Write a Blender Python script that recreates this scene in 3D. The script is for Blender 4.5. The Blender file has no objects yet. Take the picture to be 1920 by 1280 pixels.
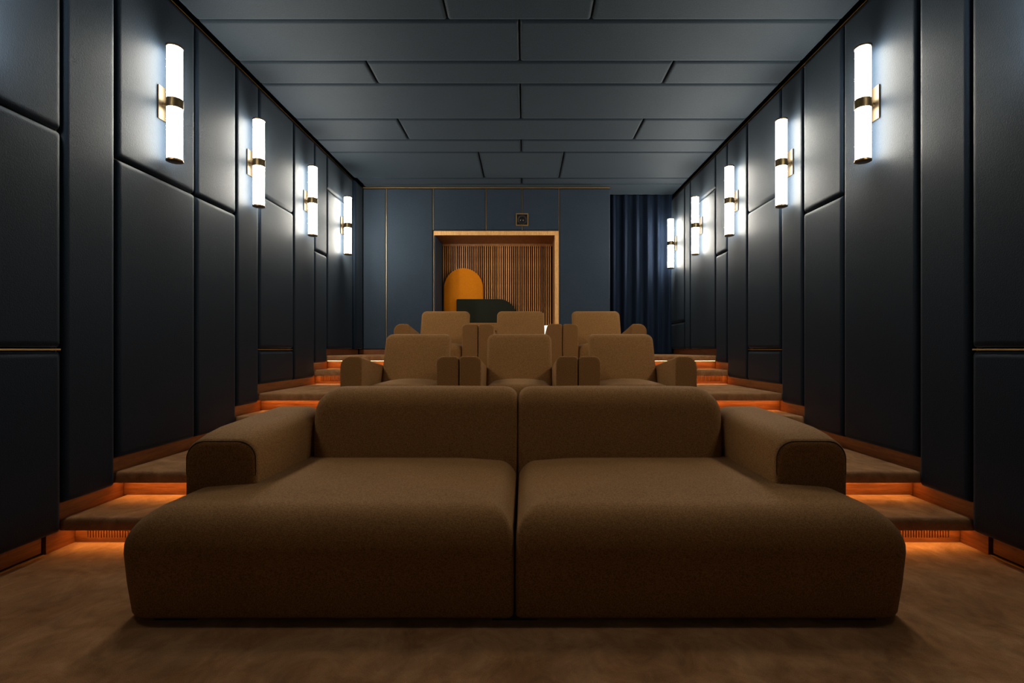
import bpy, bmesh, math, random
from mathutils import Vector, Matrix
random.seed(7)
PI = math.pi
scn = bpy.context.scene
COL = scn.collection

# ------------------------------------------------------------------ camera
cam_d = bpy.data.cameras.new('camera'); cam = bpy.data.objects.new('camera', cam_d); COL.objects.link(cam)
cam.location = (0, 0, 1.02); cam.rotation_euler = (PI/2, 0, 0)
cam_d.sensor_width = 36; cam_d.lens = 18.0
cam_d.shift_x = -23/1920; cam_d.shift_y = 15/1920
cam_d.clip_start = 0.02
scn.camera = cam

# ------------------------------------------------------------------ world, exposure
w = bpy.data.worlds.new('world'); scn.world = w; w.use_nodes = True
w.node_tree.nodes['Background'].inputs[0].default_value = (0.02, 0.02, 0.022, 1)
w.node_tree.nodes['Background'].inputs[1].default_value = 0.0
vs = scn.view_settings
vs.view_transform = 'Standard'; vs.look = 'None'; vs.gamma = 1; vs.use_curve_mapping = False
vs.exposure = 0.0
scn.cycles.max_bounces = 7; scn.cycles.diffuse_bounces = 4; scn.cycles.glossy_bounces = 3
SCONCE_COLOR = (1.0, 0.93, 0.80); SCONCE_POWER = 60.0
STRIP_COLOR = (1.0, 0.50, 0.16); STRIP_POWER = 25.0

# ------------------------------------------------------------------ materials
def mat(name): 
    m = bpy.data.materials.new(name); m.use_nodes = True
    nt = m.node_tree
    return m, nt, nt.nodes['Principled BSDF']
def noise(nt, scale, detail=2, stretch=None, rough=.5, distort=0):
    tc = nt.nodes.new('ShaderNodeTexCoord'); n = nt.nodes.new('ShaderNodeTexNoise')
    n.inputs['Scale'].default_value = scale; n.inputs['Detail'].default_value = detail
    n.inputs['Roughness'].default_value = rough; n.inputs['Distortion'].default_value = distort
    if stretch:
        mp = nt.nodes.new('ShaderNodeMapping'); mp.inputs['Scale'].default_value = stretch
        nt.links.new(tc.outputs['Object'], mp.inputs[0]); nt.links.new(mp.outputs[0], n.inputs[0])
    else: nt.links.new(tc.outputs['Object'], n.inputs[0])
    return n.outputs['Fac']
def ramp(nt, fac, stops):
    r = nt.nodes.new('ShaderNodeValToRGB'); nt.links.new(fac, r.inputs[0])
    el = r.color_ramp.elements
    while len(el) < len(stops): el.new(0.5)
    for e, (p, c) in zip(el, stops): e.position = p; e.color = (*c, 1)
    return r.outputs[0]
def mul(nt, a, b, fac=1.0, mode='MULTIPLY'):
    m = nt.nodes.new('ShaderNodeMix'); m.data_type = 'RGBA'; m.blend_type = mode; m.inputs[0].default_value = fac
    nt.links.new(a, m.inputs[6]); nt.links.new(b, m.inputs[7]); return m.outputs[2]
def bump(nt, b, fac, strength, dist=.002):
    n = nt.nodes.new('ShaderNodeBump'); n.inputs['Strength'].default_value = strength; n.inputs['Distance'].default_value = dist
    nt.links.new(fac, n.inputs['Height']); nt.links.new(n.outputs[0], b.inputs['Normal'])

def panel_fabric(name, c, rough=.48, grain=1.0):
    m, nt, b = mat(name)
    f = noise(nt, 210, 3); g = noise(nt, 2.5, 2)
    col = ramp(nt, f, [(.3, tuple(v*.82 for v in c)), (.7, tuple(v*1.15 for v in c))])
    col2 = ramp(nt, g, [(.3, (.92,.92,.92)), (.7, (1,1,1))])
    nt.links.new(mul(nt, col, col2), b.inputs['Base Color'])
    b.inputs['Roughness'].default_value = rough; b.inputs['Specular IOR Level'].default_value = .14
    b.inputs['Sheen Weight'].default_value = .12; b.inputs['Sheen Roughness'].default_value = .4
    b.inputs['Sheen Tint'].default_value = (.66, .84, 1, 1); b.inputs['Specular Tint'].default_value = (.66, .84, 1, 1)
    bump(nt, b, f, .55*grain, .0019)
    return m
def upholstery(name, dark, light, scale=420):
    m, nt, b = mat(name)
    a1 = noise(nt, scale, 2, (1, 1, .35)); a2 = noise(nt, scale, 2, (.35, .35, 1)); g = noise(nt, 3, 2)
    col = ramp(nt, a1, [(.40, dark), (.60, light)]); col_b = ramp(nt, a2, [(.40, dark), (.60, light)])
    mixed = mul(nt, col, col_b, .5, 'MIX')
    nt.links.new(mul(nt, mixed, ramp(nt, g, [(.3, (.9,.9,.9)), (.7, (1,1,1))])), b.inputs['Base Color'])
    b.inputs['Roughness'].default_value = .85; b.inputs['Specular IOR Level'].default_value = .15
    b.inputs['Sheen Weight'].default_value = .08; b.inputs['Sheen Roughness'].default_value = .5
    b.inputs['Sheen Tint'].default_value = (1, .8, .6, 1)
    bump(nt, b, a1, .5, .0015)
    return m
def carpet():
    m, nt, b = mat('carpet')
    big = noise(nt, 3.6, 6, None, .65, 1.2); mid = noise(nt, 11, 5, (1, .7, 1), .65, 1.0); fine = noise(nt, 380, 2)
    c1 = ramp(nt, big, [(.34, (.29,.125,.042)), (.50, (.40,.190,.075)), (.66, (.50,.260,.115))])
    c2 = ramp(nt, mid, [(.34, (.74,.74,.74)), (.64, (1.06,1.06,1.06))]); c3 = ramp(nt, fine, [(.3, (.72,.72,.72)), (.7, (1.1,1.1,1.1))])
    nt.links.new(mul(nt, mul(nt, c1, c2), c3), b.inputs['Base Color'])
    b.inputs['Roughness'].default_value = .95; b.inputs['Specular IOR Level'].default_value = .1
    b.inputs['Sheen Weight'].default_value = .12; b.inputs['Sheen Roughness'].default_value = .6; b.inputs['Sheen Tint'].default_value = (1,.8,.6,1)
    bump(nt, b, fine, .8, .004)
    return m
def wood(name, stretch, dark, light, rough=.38):
    m, nt, b = mat(name)
    f = noise(nt, 9, 5, stretch, .6, .6); g = noise(nt, 60, 2, stretch)
    mid = tuple((a+c)/2 for a, c in zip(dark, light))
    col = ramp(nt, f, [(.3, dark), (.5, mid), (.72, light)])
    nt.links.new(mul(nt, col, ramp(nt, g, [(.3, (.7,.7,.7)), (.65, (1,1,1))])), b.inputs['Base Color'])
    b.inputs['Roughness'].default_value = rough
    bump(nt, b, g, .12, .001)
    return m
def plain(name, c, rough=.5, metal=0, spec=.5, emit=None, power=0):
    m, nt, b = mat(name)
    f = noise(nt, 90, 2)
    nt.links.new(ramp(nt, f, [(.3, tuple(v*.9 for v in c)), (.7, c)]), b.inputs['Base Color'])
    b.inputs['Roughness'].default_value = rough; b.inputs['Metallic'].default_value = metal; b.inputs['Specular IOR Level'].default_value = spec
    if emit:
        b.inputs['Emission Color'].default_value = (*emit, 1); b.inputs['Emission Strength'].default_value = power
    return m

NAVY = panel_fabric('navy_fabric', (.0042, .0082, .0158), .60)
NAVY_CEIL = panel_fabric('navy_ceiling_fabric', (.0205, .0300, .0420), .68)
NAVY_BACK = panel_fabric('slate_blue_fabric', (.0270, .0395, .0570), .65, .5)
SOFA = upholstery('brown_upholstery', (.155,.070,.019), (.35,.172,.057))
SEAM = plain('dark_seam_thread', (.02,.011,.006), .9)
CARPET = carpet()
WOOD_Y = wood('walnut_along_depth', (6, .5, 6), (.10,.025,.006), (.25,.075,.018))
WOOD_X = wood('walnut_along_width', (.5, 6, 6), (.11,.031,.008), (.30,.098,.025))
WOOD_F = wood('oak_frame', (6, 6, 1.2), (.74,.34,.10), (.98,.56,.21))
WOOD_S = [wood('oak_slat', (6, 6, .6), tuple(v*k for v in (.58,.21,.05)), tuple(min(.98, v*k) for v in (.9,.42,.12))) for k in (.65, .9, 1.1)]
LINING = wood('shaded_oak_lining', (6, 1, 1.2), (.22,.075,.018), (.42,.17,.05))  # shade inside the niche painted in as a darker tone of the frame wood
PLATE = plain('bronzed_plate', (.060,.044,.026), .5, 1)
BLACK = plain('black_backing', (.006,.006,.007), .8, 0, .2)
BRASS = plain('brushed_brass', (.13,.095,.05), .42, 1)
BRONZE = plain('dark_bronze', (.20,.12,.05), .4, 1)
STRIP_BRASS = plain('brass_trim', (.42,.26,.10), .5, 1)
GLASS = plain('lit_opal_glass', (.9,.88,.8), .4, 0, .5, SCONCE_COLOR, SCONCE_POWER)
LED = plain('warm_light_strip', (.9,.7,.4), .5, 0, .5, STRIP_COLOR, STRIP_POWER)
OCHRE = upholstery('ochre_fabric', (.84,.24,.006), (.98,.32,.010), 300)
GREEN = upholstery('dark_green_fabric', (.014,.016,.010), (.022,.025,.016), 300)
VELVET, _nt, _b = mat('navy_velvet')
_f = noise(_nt, 40, 2, (1, 1, .1)); _nt.links.new(ramp(_nt, _f, [(.3, (.004,.008,.018)), (.7, (.007,.014,.030))]), _b.inputs['Base Color'])
_b.inputs['Roughness'].default_value = .8; _b.inputs['Specular IOR Level'].default_value = .1; _b.inputs['Sheen Weight'].default_value = .3; _b.inputs['Sheen Roughness'].default_value = .25
_b.inputs['Sheen Tint'].default_value = (.12,.36,.9,1)
WHITE = plain('cream_shade', (.85,.78,.62), .6, 0, .4, (1,.86,.6), 1.6)
FOOT = plain('black_foot', (.006,.005,.005), .6)

# ------------------------------------------------------------------ mesh helpers
def finish(name, bm, m, parent=None, smooth=True, ang=40):
    bmesh.ops.recalc_face_normals(bm, faces=bm.faces)
    me = bpy.data.meshes.new(name); bm.to_mesh(me); bm.free()
    me.materials.append(m)
    if smooth:
        me.polygons.foreach_set('use_smooth', [True]*len(me.polygons))
        me.set_sharp_from_angle(angle=math.radians(ang))
    o = bpy.data.objects.new(name, me); COL.objects.link(o)
    if parent: o.parent = parent
    return o
def bm_box(bm, x0, x1, y0, y1, z0, z1):
    v = [bm.verts.new(p) for p in ((x0,y0,z0),(x1,y0,z0),(x1,y1,z0),(x0,y1,z0),(x0,y0,z1),(x1,y0,z1),(x1,y1,z1),(x0,y1,z1))]
    for f in ((0,3,2,1),(4,5,6,7),(0,1,5,4),(1,2,6,5),(2,3,7,6),(3,0,4,7)): bm.faces.new([v[i] for i in f])
def box(name, x0, x1, y0, y1, z0, z1, m, parent=None, bev=0):
    bm = bmesh.new(); bm_box(bm, x0, x1, y0, y1, z0, z1)
    if bev: bmesh.ops.bevel(bm, geom=list(bm.edges), offset=bev, segments=2, profile=.5, affect='EDGES')
    return finish(name, bm, m, parent, smooth=bool(bev))
def rect_ring(x0, x1, y0, y1, r, n):
    R4 = r if isinstance(r, tuple) else (r,)*4; pts = []
    R4 = [max(1e-4, min(q, (x1-x0)/2*.999, (y1-y0)/2*.999)) for q in R4]
    for j in range(4):
        r = R4[j]; cx, cy, a0 = ((x1-r, y1-r, 0), (x0+r, y1-r, 90), (x0+r, y0+r, 180), (x1-r, y0+r, 270))[j]
        for k in range(n+1):
            a = math.radians(a0 + 90*k/n); pts.append((cx + r*math.cos(a), cy + r*math.sin(a)))
    return pts
def puff_bm(x0, x1, y0, y1, z0, z1, top=(.05,)*4, bot=.02, plan=.03, taper=(0,0,0,0), crown=0, n=4, nt=6, fn=None, bulge=0, capr=3):
    """soft box: rings of rounded rectangles stacked in z; top = edge radius at (x0, x1, y0, y1) side"""
    R = max(top); zs = []
    H = z1 - z0
    for k in range(4):
        a = PI/2*k/3; zs.append((z0 + bot*(1-math.cos(a)), bot*(1-math.sin(a))))
    zmid = z1 - R
    steps = max(1, int((zmid - zs[-1][0])/.08))
    zb = zs[-1][0]
    for k in range(1, steps): zs.append((zb + (zmid-zb)*k/steps, 0))
    for k in range(nt+1): zs.append((zmid + R*math.sin(PI/2*k/nt), 0))
    rings = []; bm = bmesh.new()
    for z, ib in zs:
        d = []
        for s in range(4):
            r = top[s]; t = z - (z1 - r)
            e = 0 if t <= 0 else r - math.sqrt(max(0, r*r - t*t))
            f = (z1 - z)/H
            d.append(e + ib + taper[s]*f*f - bulge*math.sin(PI*min(1, max(0, f))))
        rings.append([(x, y, z) for x, y in rect_ring(x0+d[0], x1-d[1], y0+d[2], y1-d[3], plan, n)])
    lx, ly = [p[0] for p in rings[-1]], [p[1] for p in rings[-1]]
    cx, cy = (min(lx)+max(lx))/2, (min(ly)+max(ly))/2
    if capr == 1 or crown == 0:
        e = .006; hx, hy = (max(lx)-min(lx))/2, (max(ly)-min(ly))/2
        rings.append([(cx+(px-cx)*(1-e/hx), cy+(py-cy)*(1-e/hy), z1) for px, py, _ in rings[len(zs)-1]])
    else:
      for k in range(1, capr):
        s = 1 - k/capr
        rings.append([(cx+(px-cx)*s, cy+(py-cy)*s, z1 + crown*(1-s*s)) for px, py, _ in rings[len(zs)-1]])
    T = fn or (lambda p: p)
    vr = [[bm.verts.new(T(p)) for p in r] for r in rings]
    N = len(vr[0])
    for a, b in zip(vr[:-1], vr[1:]):
        for i in range(N): bm.faces.new((a[i], a[(i+1)%N], b[(i+1)%N], b[i]))
    if capr == 1 or crown == 0: bm.faces.new(vr[-1])
    else:
        c = bm.verts.new(T((cx, cy, z1+crown)))
        for i in range(N): bm.faces.new((vr[-1][i], vr[-1][(i+1)%N], c))
    bm.faces.new(list(reversed(vr[0])))
    return bm
def puff(name, *a, m=None, parent=None, ang=60, **k): return finish(name, puff_bm(*a, **k), m, parent, ang=ang)
def lathe_bm(bm, prof, cx=0, cy=0, seg=32, axis='z'):
    rings = []
    for r, z in prof:
        ring = []
        for k in range(seg):
            a = 2*PI*k/seg; p = (cx + r*math.cos(a), cy + r*math.sin(a), z)
            if axis == 'x': p = (z, cx + r*math.cos(a), cy + r*math.sin(a))
            if axis == 'y': p = (cx + r*math.cos(a), z, cy + r*math.sin(a))
            ring.append(bm.verts.new(p))
        rings.append(ring)
    for a, b in zip(rings[:-1], rings[1:]):
        for i in range(seg): bm.faces.new((a[i], a[(i+1)%seg], b[(i+1)%seg], b[i]))
    bm.faces.new(rings[0]); bm.faces.new(rings[-1])
def lathe(name, prof, m, parent, cx=0, cy=0, seg=32, axis='z'):
    bm = bmesh.new(); lathe_bm(bm, prof, cx, cy, seg, axis); return finish(name, bm, m, parent)
def tube(name, pts, r, m, parent, seg=6):
    bm = bmesh.new(); prev = None
    for i, p in enumerate(pts):
        p = Vector(p); t = (Vector(pts[min(i+1, len(pts)-1)]) - Vector(pts[max(i-1, 0)])).normalized()
        u = t.orthogonal().normalized() if prev is None else (prev - t*prev.dot(t)).normalized(); prev = u; v = t.cross(u)
        ring = [bm.verts.new(p + r*(math.cos(2*PI*k/seg)*u + math.sin(2*PI*k/seg)*v)) for k in range(seg)]
        if i:
            for k in range(seg): bm.faces.new((last[k], last[(k+1)%seg], ring[(k+1)%seg], ring[k]))
        last = ring
    return finish(name, bm, m, parent)
def outline_slab(name, pts, y0, y1, m, parent=None, bev=.008):
    """closed outline in x, z given depth y0..y1"""
    bm = bmesh.new()
    f = bm.faces.new([bm.verts.new((x, y0, z)) for x, z in pts])
    ex = bmesh.ops.extrude_face_region(bm, geom=[f])
    for v in ex['geom']:
        if isinstance(v, bmesh.types.BMVert): v.co.y = y1
    ed = [e for e in bm.edges if abs(e.verts[0].co.y - y0) < 1e-6 and abs(e.verts[1].co.y - y0) < 1e-6]
    bmesh.ops.bevel(bm, geom=ed, offset=bev, segments=2, profile=.5, affect='EDGES')
    return finish(name, bm, m, parent, ang=50)
def thing(name, label, cat, loc=(0,0,0), group=None, rotz=0):
    o = bpy.data.objects.new(name, None); COL.objects.link(o); o.location = loc; o.rotation_euler = (0, 0, rotz)
    o.empty_display_size = .1
    tag(o, label, cat, group); return o
def tag(o, label, cat, group=None, kind=None):
    o['label'] = label; o['category'] = cat
    if group: o['group'] = group
    if kind: o['kind'] = kind
    return o
def dup(root, loc, label, rotz=None):
    r = root.copy(); COL.objects.link(r); r.location = loc; r['label'] = label
    if rotz is not None: r.rotation_euler = (0, 0, rotz)
    for ch in list(root.children):
        c = ch.copy(); COL.objects.link(c); c.parent = r
        for g in ch.children:
            d = g.copy(); COL.objects.link(d); d.parent = c
    return r

# ------------------------------------------------------------------ room dimensions (metres)
WL, WR, CZ, CX = -2.34, 2.27, 3.36, -.036        # panel faces left / right, ceiling face, centre line
YF, YB, YE = -1.6, 7.35, 8.12                    # front wall, back wall face, rear end of room
LV = [0, .158, .316, .474, .632, .79, .948]      # floor, step and platform levels
NOSE = [None, 2.61, 2.94, 4.166, 4.52, 5.72, 6.08]
TH = .05                                         # panel thickness
SK = .04                                         # skirting set back from the panel face

# floor
floor = box('floor', WL-.3, WR+.3, YF-.1, YE, -.1, 0, CARPET); tag(floor, 'brown carpet floor in front of the sofa', 'floor', kind='structure')
FL = floor
def tread(x0, x1, y0, y1, level):
    z = LV[level]
    return puff('tread', x0, x1, y0, y1, z-.063, z, top=(.022, .022, .022, .004), bot=.006, plan=.012, m=CARPET, parent=FL, n=2, nt=3, capr=1)
def riser(x0, x1, level, grille, yr):
    zb, zt = LV[level-1], LV[level]-.063
    if not grille:
        return box('riser', x0, x1, yr, yr+.02, zb, zt, WOOD_X, FL)
    # slotted riser: solid ends and rails, vertical slots with rounded feet between
    side = -1 if x1 < 0 else 1
    bm = bmesh.new(); n = 22; pitch = .0142
    gx0 = (x0 + .062) if side < 0 else (x1 - .05 - n*pitch)
    gx1 = gx0 + n*pitch
    bm_box(bm, x0, gx0, yr, yr+.02, zb, zt); bm_box(bm, gx1, x1, yr, yr+.02, zb, zt)
    bm_box(bm, gx0, gx1, yr, yr+.02, zb, zb+.024)
    r = finish('riser', bm, WOOD_X, FL, smooth=False)
    bm = bmesh.new()
    for k in range(n):
        a = gx0 + k*pitch; bm_box(bm, a+.0075, a+pitch, yr, yr+.02, zb+.024, zt)
    g = finish('grille_bars', bm, WOOD_X, r, smooth=False); g['kind'] = 'stuff'
    bm = bmesh.new(); bm_box(bm, gx0-.004, gx1+.004, yr+.05, yr+.056, zb, zt); finish('grille_backing', bm, BLACK, r, smooth=False)
    return r
def light_strip(x0, x1, y, z):
    return box('light_strip', x0, x1, y-.050, y-.032, z-.0022, z-.0005, LED, FL)
SXL, SXR = WL-SK+.004, WR+SK-.004                # step ends at the stringers
INL, INR = CX-1.62, CX+1.62                      # inner end of the aisle half steps
OV = .10
for lv in (1, 3, 5):
    y = NOSE[lv]; yend = NOSE[lv+1] + OV + .02
    for x0, x1 in ((SXL, INL), (INR, SXR)):
        tread(x0, x1, y, yend, lv)
        riser(x0, x1, lv, lv in (1, 5), y+OV)
        light_strip(x0+.02, x1-.02, y+OV, LV[lv]-.063)
for lv, yend in ((2, 4.64), (4, 6.2), (6, 7.99)):
    y = NOSE[lv]
    if lv == 2:
        tread(SXL, INL-.002, y, yend, 2); tread(INR+.002, SXR, y, yend, 2)
        box('platform', INL, INR, 3.13, yend, 0, LV[2], CARPET, FL)
        for x0, x1 in ((SXL, INL), (INR, SXR)): riser(x0, x1, 2, False, y+OV); light_strip(x0+.02, x1-.02, y+OV, LV[2]-.063)
    else:
        tread(SXL, SXR, y, yend, lv)
        riser(SXL, SXR, lv, False, y+OV); light_strip(SXL+.02, SXR-.02, y+OV, LV[lv]-.063)
        box('riser', INL, INR, y+OV+.002, y+OV+.018, LV[lv-2], LV[lv-1], WOOD_X, FL)
        if lv == 6: box('platform', WL-.1, WR+.1, 6.3, YE-.02, LV[6]-.3, LV[6]-.0005, CARPET, FL)

# ------------------------------------------------------------------ side walls
def wall_panel(side, y0, y1, z0, z1, proud, parent):
    face = WL if side < 0 else WR
    def T(p):
        u, v, d = p
        return (face - side*proud + side*(TH) - side*d, u, v)
    g = .005
    return finish('panel', puff_bm(y0+g, y1-g, z0+g, z1-g, 0, TH, top=(.028,)*4, bot=.002, plan=.012, n=2, nt=4, fn=T, capr=1), NAVY, parent, ang=70)
ZT = CZ - .018
LEFT = [(-1.55, 1.9, 0, [1.02, 2.125]), (1.9, 2.60, 0, [1.02, 2.125]), (2.60, 2.94, 1, []), (2.94, 3.65, 2, [2.125]), (3.65, 4.166, 2, [2.12]),
        (4.166, 4.52, 3, []), (4.52, 5.20, 4, [1.02, 2.40]), (5.20, 5.72, 4, []), (5.72, 6.08, 5, [2.13]), (6.08, 7.0, 6, [2.93]), (7.0, 7.33, 6, [])]
RIGHT = [(-1.55, 1.9, 0, [1.02]), (1.9, 2.61, 0, [1.02]), (2.61, 2.955, 1, []), (2.955, 3.65, 2, []), (3.65, 4.175, 2, [2.127]),
         (4.175, 4.53, 3, []), (4.53, 5.215, 4, [1.02, 2.41]), (5.215, 5.73, 4, []), (5.73, 6.08, 5, [2.13]), (6.08, 7.0, 6, [2.94]), (7.0, 7.25, 6, []), (7.25, 7.93, 6, [1.42])]
for side, name, rows in ((-1, 'wall_left', LEFT), (1, 'wall_right', RIGHT)):
    face = WL if side < 0 else WR
    xb = face + side*TH
    wall = box(name, *sorted((xb + side*.012, xb + side*.16)), YF, YE, -.05, CZ+.1, BLACK)
    tag(wall, 'left side wall of tall padded navy fabric panels' if side < 0 else 'right side wall of tall padded navy fabric panels', 'wall', kind='structure')
    base = bpy.data.objects.new('baseboard_left' if side < 0 else 'baseboard_right', None); COL.objects.link(base)
    tag(base, ('left' if side < 0 else 'right') + ' walnut skirting stepping up with the stairs below the panels', 'skirting', kind='structure')
    for i, (y0, y1, lv, seams) in enumerate(rows):
        zb = LV[lv] + (.092 if lv == 0 else .075)
        proud = .035 if (i == len(rows)-1 and side < 0) else 0
        cuts = [zb] + seams + [ZT]
        for a, b in zip(cuts[:-1], cuts[1:]): wall_panel(side, y0, y1, a + (.005 if a == 1.02 else 0), b - (.005 if b == 1.02 else 0), proud, wall)
        for s in seams:
            hw = .004 if s == 1.02 else .002; dp = .010 if s == 1.02 else .042
            box('brass_trim', *sorted((face + side*dp, xb + side*.012)), y0+.004, y1-.004, s-hw, s+hw, STRIP_BRASS, wall)
        if i: box('brass_trim', *sorted((face + side*.038, xb + side*.012)), y0-.0018, y0+.0018, zb+.01, ZT, STRIP_BRASS, wall)
        # skirting board under this panel, down to the level in front of it
        zlow = LV[max(0, lv-1)]
        if lv == 0:
            ya, yb = y0, min(y1, 2.535); fx = face + side*(SK+.012)
            box('skirting_board', *sorted((fx, fx + side*.012)), ya, yb, .012, zb+.03, WOOD_Y, base)
            box('floor_edge_trim', *sorted((face + side*(SK-.002), face + side*(SK+.001))), ya, yb, 0, .006, STRIP_BRASS, base)
            if y1 > 2.5: box('skirting_board', *sorted((face + side*SK, face + side*(SK+.02))), 2.548, y1, 0, zb+.03, WOOD_Y, base)
        else:
            box('skirting_board', *sorted((face + side*SK, face + side*(SK+.02))), y0, y1, zlow-.06, zb+.02, WOOD_Y, base)
    box('brass_trim', *sorted((face + side*.012, face + side*.03)), YF+.05, (7.33 if side < 0 else 7.93), ZT+.003, ZT+.009, STRIP_BRASS, wall)

# ------------------------------------------------------------------ ceiling
ceiling = box('ceiling', WL-.3, WR+.3, YF, YE, CZ+TH+.01, CZ+TH+.12, BLACK); tag(ceiling, 'ceiling of padded dark blue fabric panels in staggered rows', 'ceiling', kind='structure')
CE = [-1.55, .3, 1.9, 2.60, 2.94, 3.65, 4.17, 4.525, 5.21, 5.725, 6.08, 7.0, 7.25, 7.76]
CS = [[0], [-1.255, 1.255], [0], [-1.255, 1.255], [-.51, .51], [0], [-1.255, 1.255], [0], [-1.255, 1.255], [0], [-.51, .51], [0], []]
CS[3] = [0]; CS[4] = [-.51, .51]
xl, xr = WL+.009, WR-.009
for (y0, y1), sp in zip(zip(CE[:-1], CE[1:]), CS):
    cuts = [xl] + [CX + s for s in sp] + [xr]
    for a, b in zip(cuts[:-1], cuts[1:]):
        g = .004; a2 = a + .036 if (a == xl and y0 >= 7.0) else a
        T = lambda p: (p[0], p[1], CZ + TH - p[2])
        finish('panel', puff_bm(a2+g, b-g, y0+g, y1-g, 0, TH, top=(.024,)*4, bot=.002, plan=.012, n=2, nt=4, fn=T, capr=1), NAVY_CEIL, ceiling, ang=70)
    for s in sp: box('joint_strip', CX+s-.002, CX+s+.002, y0+.01, y1-.01, CZ+.03, CZ+TH+.01, BLACK, ceiling)

# ------------------------------------------------------------------ front wall (behind the viewer), rear wall
wf = box('wall_front', WL-.2, WR+.2, YF-.1, YF, -.05, CZ+.1, plain('matte_bounce_grey', (.36,.36,.36), .9, 0, .1)); tag(wf, 'unseen front wall, made pale to bounce light onto the seats', 'wall', kind='structure')  # unseen wall; pale finish added to bounce light onto sofa and chair fronts
wr = box('wall_rear', WL-.2, WR+.2, YE, YE+.1, -.05, CZ+.1, BLACK); tag(wr, 'dark wall behind the curtain', 'wall', kind='structure')

# ------------------------------------------------------------------ back wall with niche
NX0, NX1, NZ = -1.27, .437, 2.66                 # niche opening
NYB = 7.97
bm = bmesh.new()
bm_box(bm, WL-.04, NX0-.03, YB+.03, YE-.01, LV[6], CZ+.04); bm_box(bm, .50, 1.235, YB+.03, YB+.16, LV[6], CZ+.04); bm_box(bm, NX0-.03, .50, YB+.03, YE-.01, NZ+.07, CZ+.04)
bm_box(bm, .50, .56, YB+.16, YE-.01, LV[6], CZ+.04)
wb = finish('wall_back', bm, BLACK, smooth=False); tag(wb, 'flat blue panelled back wall with brass strips and a wooden niche', 'wall', kind='structure')
BX = [-2.325, -1.983, -1.309, -.551, -.031, .498, 1.24]
ZTB = 3.328
for i, (a, b) in enumerate(zip(BX[:-1], BX[1:])):
    z0 = 2.737 if 2 <= i <= 4 else 1.023
    if b == .498: pass
    T = lambda p: (p[0], YB + .03 - p[2], p[1])
    finish('panel', puff_bm(a+.007, b-.007, z0, ZTB, 0, .03, top=(.014,)*4, bot=.002, plan=.008, n=2, nt=3, fn=T, capr=1), NAVY_BACK, wb, ang=70)
    box('brass_trim', a-.0028, a+.0028, YB+.008, YB+.03, z0, ZTB+.006, STRIP_BRASS, wb)
box('brass_trim', BX[0], BX[-1]-.01, YB+.001, YB+.03, 3.336, 3.346, STRIP_BRASS, wb)
box('brass_trim', -1.304, -1.292, YB+.004, YB+.03, LV[6], 2.72, STRIP_BRASS, wb)
bb = bpy.data.objects.new('baseboard_back', None); COL.objects.link(bb); tag(bb, 'walnut skirting along the foot of the blue back wall', 'skirting', kind='structure')
box('skirting_board', WL-.03, NX0-.04, YB+.008, YB+.028, LV[6], 1.02, WOOD_X, bb); box('skirting_board', .50, 1.235, YB+.008, YB+.028, LV[6], 1.02, WOOD_X, bb)
box('frame_head', -1.292, .492, YB-.004, YB+.03, NZ, NZ+.06, WOOD_F, wb)
box('frame_jamb', NX1, .492, YB-.004, YB+.03, LV[6], NZ-.001, WOOD_F, wb)
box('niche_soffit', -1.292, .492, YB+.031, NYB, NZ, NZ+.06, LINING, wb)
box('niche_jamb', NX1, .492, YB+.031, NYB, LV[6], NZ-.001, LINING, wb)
T = lambda p: (NX0 - .03 + p[2], p[0], p[1])
finish('niche_side_panel', puff_bm(YB, NYB, LV[6], NZ-.004, 0, .03, top=(.012,)*4, bot=.002, plan=.008, n=2, nt=3, fn=T, capr=1), NAVY_BACK, wb, ang=70)
box('niche_backing', NX0, NX1, NYB-.012, NYB, LV[6], NZ, BLACK, wb)
box('slat_rail', NX0+.002, NX1-.002, NYB-.034, NYB-.013, NZ-.035, NZ-.001, WOOD_S[0], wb)
ns = 52; pt = (NX1 - NX0 - .02)/ns
bm = bmesh.new(); bm_box(bm, 0, .0155, 0, .026, LV[6], NZ-.036)
s0 = finish('slat', bm, WOOD_S[0], wb, smooth=False); meshes = [s0.data]
for k in (1, 2):
    me = s0.data.copy(); me.materials[0] = WOOD_S[k]; meshes.append(me)
for k in range(ns):
    o = s0 if k == 0 else s0.copy()
    if k: COL.objects.link(o)
    o.data = random.choice(meshes); o.location = (NX0 + .012 + k*pt, NYB-.039, 0)

# ------------------------------------------------------------------ sconces
def make_sconce():
    """wall at local x = 0, facing +x"""
    t = thing('wall_sconce', '', 'wall lamp', group='brass and opal glass tube sconces')
    box('backplate', .0, .010, -.046, .046, -.108, .108, PLATE, t, .003)
    lathe('stem', [(.013, .010), (.013, .018), (.009, .019), (.009, .04)], BRASS, t, 0, 0, 16, 'x')
    R = .0445; d = .08
    lathe('collar', [(R+.002, -.031), (R+.005, -.028), (R+.005, .028), (R+.002, .031)], BRASS, t, d, 0)
    box('collar_clasp', .026, .046, -.012, .012, -.024, .024, BRASS, t, .003)
    for s in (-1, 1):
        lathe('glass_tube', [(R, s*.0305), (R, s*.362)] , GLASS, t, d, 0)
        lathe('end_cap', [(R+.003, s*.359), (R+.005, s*.3605), (R+.005, s*.371), (R-.004, s*.375)], BRONZE if s < 0 else BRASS, t, d, 0)
    return t
ORD = ['just outside the picture', 'nearest the viewer', 'second from the front', 'third from the front', 'fourth from the front', 'fifth and last, beside the velvet curtain']
SY = [2.13, 3.31, 4.36, 5.47, 6.56, 7.66]
sc = make_sconce(); first = True
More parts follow.
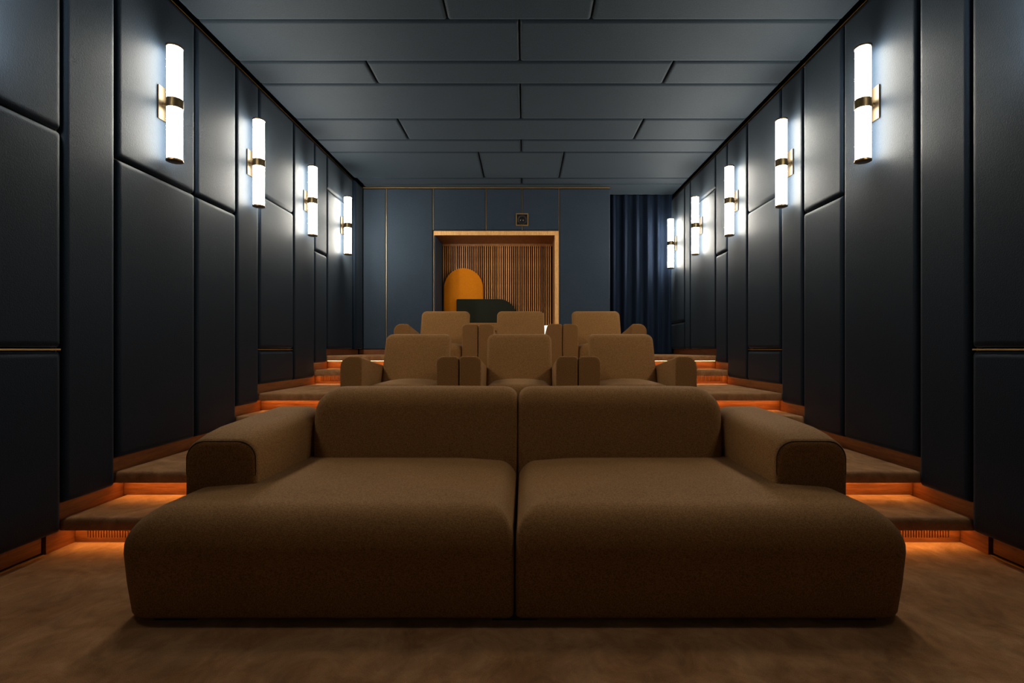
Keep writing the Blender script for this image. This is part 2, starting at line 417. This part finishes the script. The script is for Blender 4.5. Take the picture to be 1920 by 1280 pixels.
for side in (-1, 1):
    for i, y in enumerate(SY):
        if side < 0 and i == 5: continue
        x = WL if side < 0 else WR; loc = (x, y, 2.605); rz = 0 if side < 0 else PI
        lab = ('glowing brass tube sconce on the left wall, ' if side < 0 else 'glowing brass tube sconce on the right wall, ') + ORD[i]
        if i == 4 and side < 0: lab = 'glowing brass tube sconce on the left wall, the one farthest back'
        if first: sc.location = loc; sc.rotation_euler = (0, 0, rz); sc['label'] = lab; first = False
        else: dup(sc, loc, lab, rz)

# ------------------------------------------------------------------ sofa
sofa = thing('sofa', 'wide deep brown fabric sofa in front with low arms and two back cushions', 'sofa', (CX, 1.9, 0))
def mirror(p, s): return (p[0]*s, p[1], p[2])
YO = 1.9
def armz(y, v): return v + .012 + .05*(y-.375) - .032*max(0, 1-(y-.375)/.22)**2
for s in (-1, 1):
    # built for the right half, mirrored by s; local y measured from the sofa front
    F = lambda p, s=s: mirror(p, s)
    puff('seat', .003, 1.505, 0, 1.12, .012, .412, top=(.11, .16, .16, .05), bot=.016, plan=(.09, .022, .022, .09), taper=(0, .034, .01, 0), crown=.024, n=6, nt=10, fn=F, m=SOFA, parent=sofa, capr=4)
    def G(p, s=s):
        x, y, z = p; return (x*s, y + .16*(z-.4), z)
    puff('back_cushion', .004, 1.158, .925, 1.13, .25, .805, top=(.07, .15, .10, .09), bot=.03, plan=(.085, .035, .035, .085), taper=(0, 0.02, .0, 0), crown=.004, n=6, nt=8, fn=G, m=SOFA, parent=sofa, bulge=.006)
    def A(p, s=s):
        u, v, d = p                                  # u across, v height, d towards the viewer
        y = 1.15 - d; z = v
        if v > .5: z = armz(y, v)
        return (u*s, y, z)
    arm = finish('armrest', puff_bm(1.154, 1.475, .20, .635, 0, .775, top=(.022,)*4, bot=.03, plan=.085, n=8, nt=5, fn=A, capr=2), SOFA, sofa, ang=70)
    pts = []
    for x, z in rect_ring(1.154+.0064, 1.475-.0064, .40, .635-.0064, .079, 10):
        if z > .41:
            z2 = armz(.3814, z) if z > .5 else z; pts.append((x*s, .3814, z2))
    pts = [p for p in pts]
    pts.sort(key=lambda p: math.atan2(p[2]-.43, (abs(p[0])-1.3145)))
    tube('piping', pts, .0022, SEAM, arm)
for x0, x1 in ((-.085, .085), (-1.36, -1.2), (1.2, 1.36)):
    for y0 in (.03, .95): box('foot', x0, x1, y0, y0+.06, 0, .03, FOOT, sofa)

# ------------------------------------------------------------------ armchairs, two rows of three
def make_chair(outer=0):
    t = thing('armchair', '', 'armchair', group='brown cinema armchairs')
    for s in (-1, 1):
        rad = (.078, .028, .012, .012) if s == outer else (.024, .046, .012, .012)
        def A(p, s=s):
            u, v, d = p; y = .74 - d; z = v
            if v > .35: z = v - .135*y*((v-.35)/.3)
            return (u*s, y, z)
        finish('armrest', puff_bm(.275, .436, .0, .655, 0, .74, top=(.010,)*4, bot=.02, plan=rad, n=6, nt=3, fn=A, capr=1), SOFA, t, ang=50)
    puff('seat', -.270, .270, -.015, .60, .14, .450, top=(.10, .10, .07, .03), bot=.02, plan=.05, crown=.020, n=4, nt=6, m=SOFA, parent=t)
    def B(p):
        u, v, d = p                                  # across, height, thickness towards the viewer
        y = .66 - d + .40*(v-.44); z = v - .05*(d-.15)
        return (u, y, z)
    finish('backrest', puff_bm(-.276, .276, .30, .835, 0, .16, top=(.035,)*4, bot=.03, plan=.055, crown=.012, n=6, nt=5, fn=B, capr=3), SOFA, t, ang=60)
    box('base', -.262, .262, .06, .62, .0, .138, FOOT, t)
    return t
chairs = {k: make_chair(k) for k in (-1, 0, 1)}; P = .88
for row, (y, lv) in enumerate(((3.77, 2), (5.32, 4))):
    for k in (-1, 0, 1):
        loc = (CX - .006 + k*P, y, LV[lv])
        pos = {-1: 'left', 0: 'middle', 1: 'right'}[k]
        lab = f'brown fabric armchair, {pos} seat of the ' + ('row right behind the sofa' if row == 0 else 'rearmost row before the niche')
        if row == 0: chairs[k].location = loc; chairs[k]['label'] = lab
        else: dup(chairs[k], loc, lab)

# ------------------------------------------------------------------ niche furniture
bench = thing('bench', 'dark brown upholstered bench inside the wooden niche', 'bench', (-.545, 7.62, LV[6]))
box('base', -.70, .68, -.20, .22, 0, .34, WOOD_X, bench)
puff('seat', -.705, .69, -.235, .225, .342, .458, top=(.02,)*4, bot=.01, plan=.02, n=3, nt=3, m=SOFA, parent=bench)
def arc(cx, cz, r, a0, a1, n): return [(cx + r*math.cos(math.radians(a0+(a1-a0)*k/n)), cz + r*math.sin(math.radians(a0+(a1-a0)*k/n))) for k in range(n+1)]
pts = [(-1.237, 1.41), (-.637, 1.41)] + arc(-.937, 1.970, .30, 0, 180, 32)
ar = outline_slab('arched_back_panel', pts, NYB-.098, NYB-.042, OCHRE); tag(ar, 'ochre yellow fabric panel with a rounded arch top against the slats', 'back panel')
pts = [(-1.037, 1.41), (-.115, 1.41)] + arc(-.39, 1.79-.275, .275, 0, 90, 20) + arc(-1.037+.02, 1.79-.02, .02, 90, 180, 4)
gp = outline_slab('quarter_round_back_panel', pts, NYB-.16, NYB-.10, GREEN); tag(gp, 'dark green fabric panel with one rounded corner before the ochre arch', 'back panel')
lamp = thing('lamp', 'small cream lamp glimpsed beside the middle rear armchair back', 'lamp', (.335, 7.60, LV[6]))
lathe('base', [(.06, 0), (.06, .012), (.012, .02), (.012, .2)], BRASS, lamp, seg=20)
lathe('shade', [(.07, .2), (.075, .205), (.075, .42), (.07, .425)], WHITE, lamp, seg=24)

# loudspeaker
sp = thing('loudspeaker', 'small square black loudspeaker in a brass frame above the niche', 'loudspeaker', (-.031, YB, 2.88))
h = .088
box('cabinet', -h+.006, h-.006, -.012, .0, -h+.006, h-.006, BLACK, sp)
bm = bmesh.new()
for a in ((-h, h, h-.012, h), (-h, h, -h, -h+.012), (-h, -h+.012, -h+.012, h-.012), (h-.012, h, -h+.012, h-.012)): bm_box(bm, a[0], a[1], -.022, -.001, a[2], a[3])
finish('frame', bm, STRIP_BRASS, sp, smooth=False)
lathe('surround', [(.068, -.0125), (.068, -.018), (.060, -.021), (.054, -.018), (.05, -.014)], FOOT, sp, 0, 0, 28, 'y')
lathe('driver_cone', [(.046, -.0150), (.030, -.0145), (.028, -.019), (.016, -.0235), (.006, -.025)], plain('glossy_black_cone', (.012,.010,.010), .25), sp, 0, 0, 28, 'y')

# curtain
def make_curtain():
    bm = bmesh.new(); x0, x1, n = .62, WR + .03, 220; zs = [LV[6]+.012, 1.5, 2.2, 2.9, CZ+.045]
    def yy(x, z, t):
        ph = (x - 1.376)/.172*PI + .15*math.sin(x*9+z*.5)
        k = abs(math.cos(ph)); fold = .085*(k**3.0)
        return 7.93 - fold - .005*math.sin(x*23 + z*.4) + t
    g = []
    for t in (0, .006):
        g.append([[bm.verts.new((x0+(x1-x0)*i/n, yy(x0+(x1-x0)*i/n, z, t), z)) for i in range(n+1)] for z in zs])
    for L in g:
        for a, b in zip(L[:-1], L[1:]):
            for i in range(n): bm.faces.new((a[i], a[i+1], b[i+1], b[i]))
    for j in (0, -1):
        for i in range(n): bm.faces.new((g[0][j][i], g[0][j][i+1], g[1][j][i+1], g[1][j][i]))
    for i in (0, -1):
        for j in range(len(zs)-1): bm.faces.new((g[0][j][i], g[0][j+1][i], g[1][j+1][i], g[1][j][i]))
    return finish('curtain', bm, VELVET, ang=80)
cu = make_curtain(); tag(cu, 'dark navy velvet curtain hanging in folds beside the back wall', 'curtain')
